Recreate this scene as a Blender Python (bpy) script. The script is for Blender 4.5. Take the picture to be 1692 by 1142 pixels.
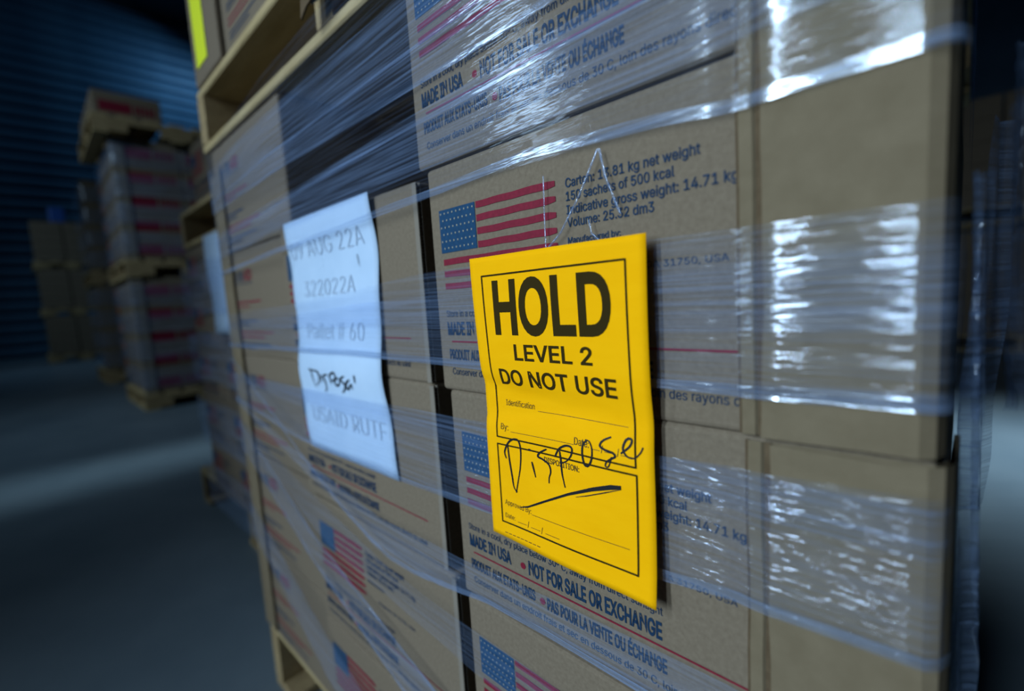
import bpy, bmesh, math, random
from mathutils import Vector, Matrix, noise
random.seed(7)
sc = bpy.context.scene
COL = sc.collection
for o in list(bpy.data.objects):
    bpy.data.objects.remove(o)

# ---------------------------------------------------------------- camera
cd = bpy.data.cameras.new('camera'); cam = bpy.data.objects.new('camera', cd); COL.objects.link(cam)
cd.sensor_width = 36.0; cd.sensor_fit = 'HORIZONTAL'; cd.lens = 775.0 / 1692.0 * 36.0
cd.clip_start = 0.01; cd.clip_end = 200
FW = Vector((-0.69380138, 0.71221871, -0.10669651)); RT = Vector((0.71957977, 0.69156449, -0.06279741)); UP = Vector((-0.02906203, 0.12034558, 0.99230658))
CAM = Vector((0.30564, -0.24, 0.758864))
cam.matrix_world = Matrix(((RT.x, UP.x, -FW.x, CAM.x), (RT.y, UP.y, -FW.y, CAM.y), (RT.z, UP.z, -FW.z, CAM.z), (0, 0, 0, 1)))
cd.dof.use_dof = True; cd.dof.focus_distance = 0.318; cd.dof.aperture_fstop = 2.8
sc.camera = cam

# ---------------------------------------------------------------- world, lights, exposure
w = bpy.data.worlds.new('world'); sc.world = w; w.use_nodes = True
w.node_tree.nodes['Background'].inputs[0].default_value = (0.20, 0.42, 0.85, 1)
w.node_tree.nodes['Background'].inputs[1].default_value = 0.016
COOL = (0.60, 0.80, 1.0)
def area(name, loc, target, sx, sy, power, color=COOL, spread=180):
    l = bpy.data.lights.new(name, 'AREA'); l.shape = 'RECTANGLE'; l.size = sx; l.size_y = sy
    l.energy = power; l.color = color; l.spread = math.radians(spread)
    o = bpy.data.objects.new(name, l); COL.objects.link(o); o.location = loc
    o.rotation_euler = (Vector(target) - Vector(loc)).to_track_quat('-Z', 'Y').to_euler()
    return o
area('doorway_light_near', (0.12, -2.45, 1.7), (0.16, 0, 0.74), 0.15, 1.9, 3.6, COOL, 75)
area('doorway_light_mid', (-0.46, -2.40, 1.7), (0.14, 0, 0.74), 0.18, 1.9, 7.8, COOL, 75)
area('doorway_light_far', (-1.95, -2.45, 1.7), (0.0, 0, 0.72), 0.22, 1.9, 1.7, COOL, 70)
area('cross_aisle_lamp', (-2.75, 0.7, 4.6), (-2.80, 0.1, 0), 0.10, 1.4, 0.6, (0.62, 0.85, 1.0), 12)
area('right_aisle_lamp', (0.62, 3.0, 4.6), (0.52, 2.5, 0), 0.4, 1.0, 6, (0.65, 0.85, 1.0), 24)
area('wall_lamp', (-14.2, 4.2, 7.6), (-16, 2.6, 4.0), 0.6, 0.6, 26, (0.26, 0.60, 1.0))
area('deep_stack_fill', (-9.5, -3.4, 4.6), (-11, .6, 1.8), 0.6, 0.6, 12, (0.45, 0.72, 1.0), 90)  # added fill to brighten the farthest stacks, no real fixture
area('far_stack_fill', (-3.0, -3.2, 4.2), (-4.2, .5, 1.3), 0.6, 0.6, 13, (0.55, 0.78, 1.0), 80)  # made-up fill, spread wide to lift the first far and neighbouring stacks
sc.view_settings.view_transform = 'Standard'; sc.view_settings.look = 'None'; sc.view_settings.gamma = 1.0
sc.view_settings.use_curve_mapping = False
sc.view_settings.exposure = 0.70
try:
    sc.cycles.transparent_max_bounces = 40; sc.cycles.use_denoising = True
except Exception: pass

# ---------------------------------------------------------------- materials
def N(nt, t, **kw):
    n = nt.nodes.new(t)
    for k, v in kw.items(): setattr(n, k, v)
    return n
def base_mat(name):
    m = bpy.data.materials.new(name); m.use_nodes = True
    nt = m.node_tree; b = nt.nodes['Principled BSDF']
    return m, nt, b
def plain(name, col, rough=0.7, spec=0.3, metal=0.0):
    m, nt, b = base_mat(name)
    b.inputs['Base Color'].default_value = (*col, 1); b.inputs['Roughness'].default_value = rough
    b.inputs['Specular IOR Level'].default_value = spec; b.inputs['Metallic'].default_value = metal
    return m
def grain(name, c1, c2, scale, stretch=(1, 1, 1), rough=0.8, bump=0.1, spec=0.2, detail=6, dist=0.001, lo=.3, hi=.7):
    m, nt, b = base_mat(name)
    tc = N(nt, 'ShaderNodeTexCoord'); mp = N(nt, 'ShaderNodeMapping'); mp.inputs['Scale'].default_value = stretch
    nz = N(nt, 'ShaderNodeTexNoise'); nz.inputs['Scale'].default_value = scale; nz.inputs['Detail'].default_value = detail; nz.inputs['Roughness'].default_value = .65
    cr = N(nt, 'ShaderNodeValToRGB'); cr.color_ramp.elements[0].position = lo; cr.color_ramp.elements[1].position = hi
    cr.color_ramp.elements[0].color = (*c1, 1); cr.color_ramp.elements[1].color = (*c2, 1)
    bp = N(nt, 'ShaderNodeBump'); bp.inputs['Strength'].default_value = bump; bp.inputs['Distance'].default_value = dist
    L = nt.links.new
    L(tc.outputs['Object'], mp.inputs['Vector']); L(mp.outputs[0], nz.inputs['Vector']); L(nz.outputs['Fac'], cr.inputs[0])
    L(cr.outputs[0], b.inputs['Base Color']); L(nz.outputs['Fac'], bp.inputs['Height']); L(bp.outputs[0], b.inputs['Normal'])
    b.inputs['Roughness'].default_value = rough; b.inputs['Specular IOR Level'].default_value = spec
    return m
def film_mat(name, haze, hvar, gloss, rough, zs=420.0, bump=0.7, crink=0.0006, tint=(0.44, 0.63, 1.0)):
    m = bpy.data.materials.new(name); m.use_nodes = True; nt = m.node_tree; nt.nodes.clear(); L = nt.links.new
    out = N(nt, 'ShaderNodeOutputMaterial'); tc = N(nt, 'ShaderNodeTexCoord')
    mp = N(nt, 'ShaderNodeMapping'); mp.inputs['Scale'].default_value = (4.5, 4.5, zs)
    n1 = N(nt, 'ShaderNodeTexNoise'); n1.inputs['Scale'].default_value = 1.0; n1.inputs['Detail'].default_value = 3; n1.inputs['Roughness'].default_value = .7
    mp2 = N(nt, 'ShaderNodeMapping'); mp2.inputs['Scale'].default_value = (26, 26, zs * .55); mp2.inputs['Rotation'].default_value = (0, 0.05, 0)
    n2 = N(nt, 'ShaderNodeTexNoise'); n2.inputs['Scale'].default_value = 1.0; n2.inputs['Detail'].default_value = 3
    for mpx, nx in ((mp, n1), (mp2, n2)):
        L(tc.outputs['Object'], mpx.inputs['Vector']); L(mpx.outputs[0], nx.inputs['Vector'])
    rm = N(nt, 'ShaderNodeMapRange'); rm.inputs['From Min'].default_value = .42; rm.inputs['From Max'].default_value = .72
    rm.inputs['To Min'].default_value = haze; rm.inputs['To Max'].default_value = haze + hvar
    L(n1.outputs['Fac'], rm.inputs['Value'])
    add = N(nt, 'ShaderNodeMath', operation='ADD'); L(n1.outputs['Fac'], add.inputs[0]); L(n2.outputs['Fac'], add.inputs[1])
    bp = N(nt, 'ShaderNodeBump'); bp.inputs['Strength'].default_value = bump; bp.inputs['Distance'].default_value = 0.0010
    L(add.outputs[0], bp.inputs['Height'])
    tr = N(nt, 'ShaderNodeBsdfTransparent'); tr.inputs[0].default_value = (.97, .98, 1, 1)
    df = N(nt, 'ShaderNodeBsdfDiffuse'); df.inputs[0].default_value = (*tint, 1); pass
    tl = N(nt, 'ShaderNodeBsdfTranslucent'); tl.inputs[0].default_value = (*tint, 1)
    md = N(nt, 'ShaderNodeMixShader'); md.inputs[0].default_value = .3; L(df.outputs[0], md.inputs[1]); L(tl.outputs[0], md.inputs[2])
    mh = N(nt, 'ShaderNodeMixShader'); L(rm.outputs[0], mh.inputs[0]); L(tr.outputs[0], mh.inputs[1]); L(md.outputs[0], mh.inputs[2])
    gl = N(nt, 'ShaderNodeBsdfGlossy'); gl.inputs['Color'].default_value = (.86, .93, 1, 1); gl.inputs['Roughness'].default_value = rough
    mp3 = N(nt, 'ShaderNodeMapping'); mp3.inputs['Scale'].default_value = (50, 50, 560) if bump < .8 else (120, 120, 120)
    n3 = N(nt, 'ShaderNodeTexNoise'); n3.inputs['Scale'].default_value = 1.0; n3.inputs['Detail'].default_value = 1.5
    b3 = N(nt, 'ShaderNodeBump'); b3.inputs['Strength'].default_value = 1.0; b3.inputs['Distance'].default_value = crink
    L(tc.outputs['Object'], mp3.inputs['Vector']); L(mp3.outputs[0], n3.inputs['Vector']); L(n3.outputs['Fac'], b3.inputs['Height']); L(b3.outputs[0], gl.inputs['Normal'])
    mg = N(nt, 'ShaderNodeMixShader'); mg.inputs[0].default_value = gloss
    L(mh.outputs[0], mg.inputs[1]); L(gl.outputs[0], mg.inputs[2]); L(mg.outputs[0], out.inputs['Surface'])
    return m
M = {}
M['kraft'] = grain('kraft_card', (.152, .113, .075), (.203, .155, .105), 320, (1, 1, 1), .85, .12, .15, 8, .0006)
M['kraft_tan'] = grain('kraft_board', (.152, .113, .066), (.188, .142, .086), 60, (1, 1, 1), .85, .08, .15, 8, .0006)
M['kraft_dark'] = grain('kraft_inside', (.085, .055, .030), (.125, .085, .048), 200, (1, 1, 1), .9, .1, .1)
M['flute'] = plain('flute_paper', (.21, .175, .135), .9, .1)
M['wood'] = grain('pallet_wood', (.33, .235, .105), (.47, .35, .18), 9, (1, 6, 6), .75, .25, .2, 6, .002)
M['wood_y'] = grain('pallet_wood_side', (.42, .29, .13), (.60, .45, .24), 9, (6, 1, 6), .75, .25, .2, 6, .002)
M['block'] = grain('block_wood', (.24, .165, .08), (.38, .27, .135), 20, (1, 1, 3), .8, .25, .2, 6, .002)
M['blue'] = grain('navy_ink', (.004, .020, .050), (.008, .034, .078), 300, (1, 1, 1), .7, 0, .2)
M['canton'] = grain('flag_blue_ink', (.003, .034, .085), (.006, .052, .118), 300, (1, 1, 1), .7, 0, .2)
M['red'] = grain('flag_red_ink', (.150, .006, .018), (.215, .010, .028), 300, (1, 1, 1), .7, 0, .2)
M['star'] = plain('star_card', (.30, .28, .22), .85, .1)
M['yellow'] = grain('yellow_paper', (.95, .43, .0), (.98, .46, .001), 30, (1, 1, 4), .8, .05, .06, 4, .0006)
M['ink_brown'] = plain('tag_print_ink', (.036, .022, .004), .8, .06)
M['ink'] = plain('thin_print_ink', (.045, .03, .008), .6, .3)
M['marker'] = plain('black_marker', (.008, .008, .010), .45, .4)
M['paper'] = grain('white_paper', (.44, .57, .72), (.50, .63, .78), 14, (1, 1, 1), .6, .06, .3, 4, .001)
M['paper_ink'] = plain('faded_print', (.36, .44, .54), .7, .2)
M['label_yellow'] = plain('yellow_label', (.75, .80, .02), .6, .3)
M['orange'] = plain('orange_mark', (.60, .16, .02), .7, .2)
M['blue_tarp'] = plain('blue_plastic', (.02, .08, .30), .5, .4)
M['film'] = film_mat('stretch_film_single', .02, .12, .034, .10)
M['clear'] = film_mat('stretch_film_clear', .004, .05, .026, .10)
M['crinkled'] = film_mat('stretch_film_crinkled', .025, .13, .042, .10, crink=.0016)
M['film2'] = film_mat('stretch_film_layered', .035, .20, .048, .10)
M['rope'] = film_mat('stretch_film_gathered', .10, .32, .17, .13, 600)
M['filmdim'] = film_mat('stretch_film_loose', .06, .16, .06, .25, 60, .9)
M['floor'] = grain('concrete', (.09, .125, .15), (.16, .20, .225), 1.6, (1, 1, 1), .42, .12, .4, 10, .01, .25, .8)
M['siding'] = grain('metal_siding', (.05, .12, .19), (.10, .20, .29), 1.2, (1, 1, 1), .5, .1, .5, 5, .01)
M['steel'] = plain('dark_steel', (.03, .04, .05), .6, .4)

# ---------------------------------------------------------------- helpers
class MB:
    def __init__(s): s.v = []; s.f = []
    def box(s, x0, x1, y0, y1, z0, z1):
        b = len(s.v)
        s.v += [(x, y, z) for z in (z0, z1) for y in (y0, y1) for x in (x0, x1)]
        for q in ((0, 2, 3, 1), (4, 5, 7, 6), (0, 1, 5, 4), (2, 6, 7, 3), (0, 4, 6, 2), (1, 3, 7, 5)): s.f.append(tuple(b + i for i in q))
        return s
    def quad(s, pts):
        b = len(s.v); s.v += [tuple(p) for p in pts]; s.f.append(tuple(range(b, b + len(pts)))); return s
    def grid(s, rows):
        b = len(s.v); n = len(rows[0])
        for r in rows: s.v += [tuple(p) for p in r]
        for i in range(len(rows) - 1):
            for j in range(n - 1): s.f.append((b + i * n + j, b + i * n + j + 1, b + (i + 1) * n + j + 1, b + (i + 1) * n + j))
        return s
    def tube(s, pts, r, k=6):
        pts = [Vector(p) for p in pts]; rows = []
        for i, p in enumerate(pts):
            t = (pts[min(i + 1, len(pts) - 1)] - pts[max(i - 1, 0)]).normalized()
            a = t.cross(Vector((0, 0, 1)))
            if a.length < .1: a = t.cross(Vector((0, 1, 0)))
            a.normalize(); c = t.cross(a); rr = r[i] if isinstance(r, (list, tuple)) else r
            rows.append([p + a * math.cos(q * 2 * math.pi / k) * rr + c * math.sin(q * 2 * math.pi / k) * rr for q in range(k + 1)])
        return s.grid(rows)
    def add(s, verts, faces, fn=None):
        b = len(s.v); s.v += [tuple(fn(*p)) if fn else tuple(p) for p in verts]; s.f += [tuple(b + i for i in f) for f in faces]; return s
    def mesh(s, name, mat, smooth=False, bevel=0, seg=2):
        me = bpy.data.meshes.new(name); me.from_pydata(s.v, [], s.f); me.materials.append(mat)
        if bevel:
            bm = bmesh.new(); bm.from_mesh(me)
            bmesh.ops.bevel(bm, geom=list(bm.edges), offset=bevel, segments=seg, affect='EDGES', profile=.5)
            bm.to_mesh(me); bm.free()
        if smooth:
            for p in me.polygons: p.use_smooth = True
        me.update(); return me
    def obj(s, name, mat, parent=None, **kw): return link(name, s.mesh(name, mat, **kw), parent)
def link(name, me, parent=None, loc=None):
    o = bpy.data.objects.new(name, me); COL.objects.link(o)
    if parent: o.parent = parent
    if loc: o.location = loc
    return o
def tag(o, label=None, cat=None, group=None, kind=None):
    if label: o['label'] = label
    if cat: o['category'] = cat
    if group: o['group'] = group
    if kind: o['kind'] = kind
    return o
def thing(name, label, cat, loc=(0, 0, 0), rz=0, group=None):
    o = bpy.data.objects.new(name, None); COL.objects.link(o); o.location = loc; o.rotation_euler = (0, 0, rz); o.empty_display_size = .05
    return tag(o, label, cat, group)
def copy_tree(o, parent=None):
    c = o.copy(); COL.objects.link(c); c.parent = parent
    for ch in list(o.children): copy_tree(ch, c)
    return c

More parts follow.
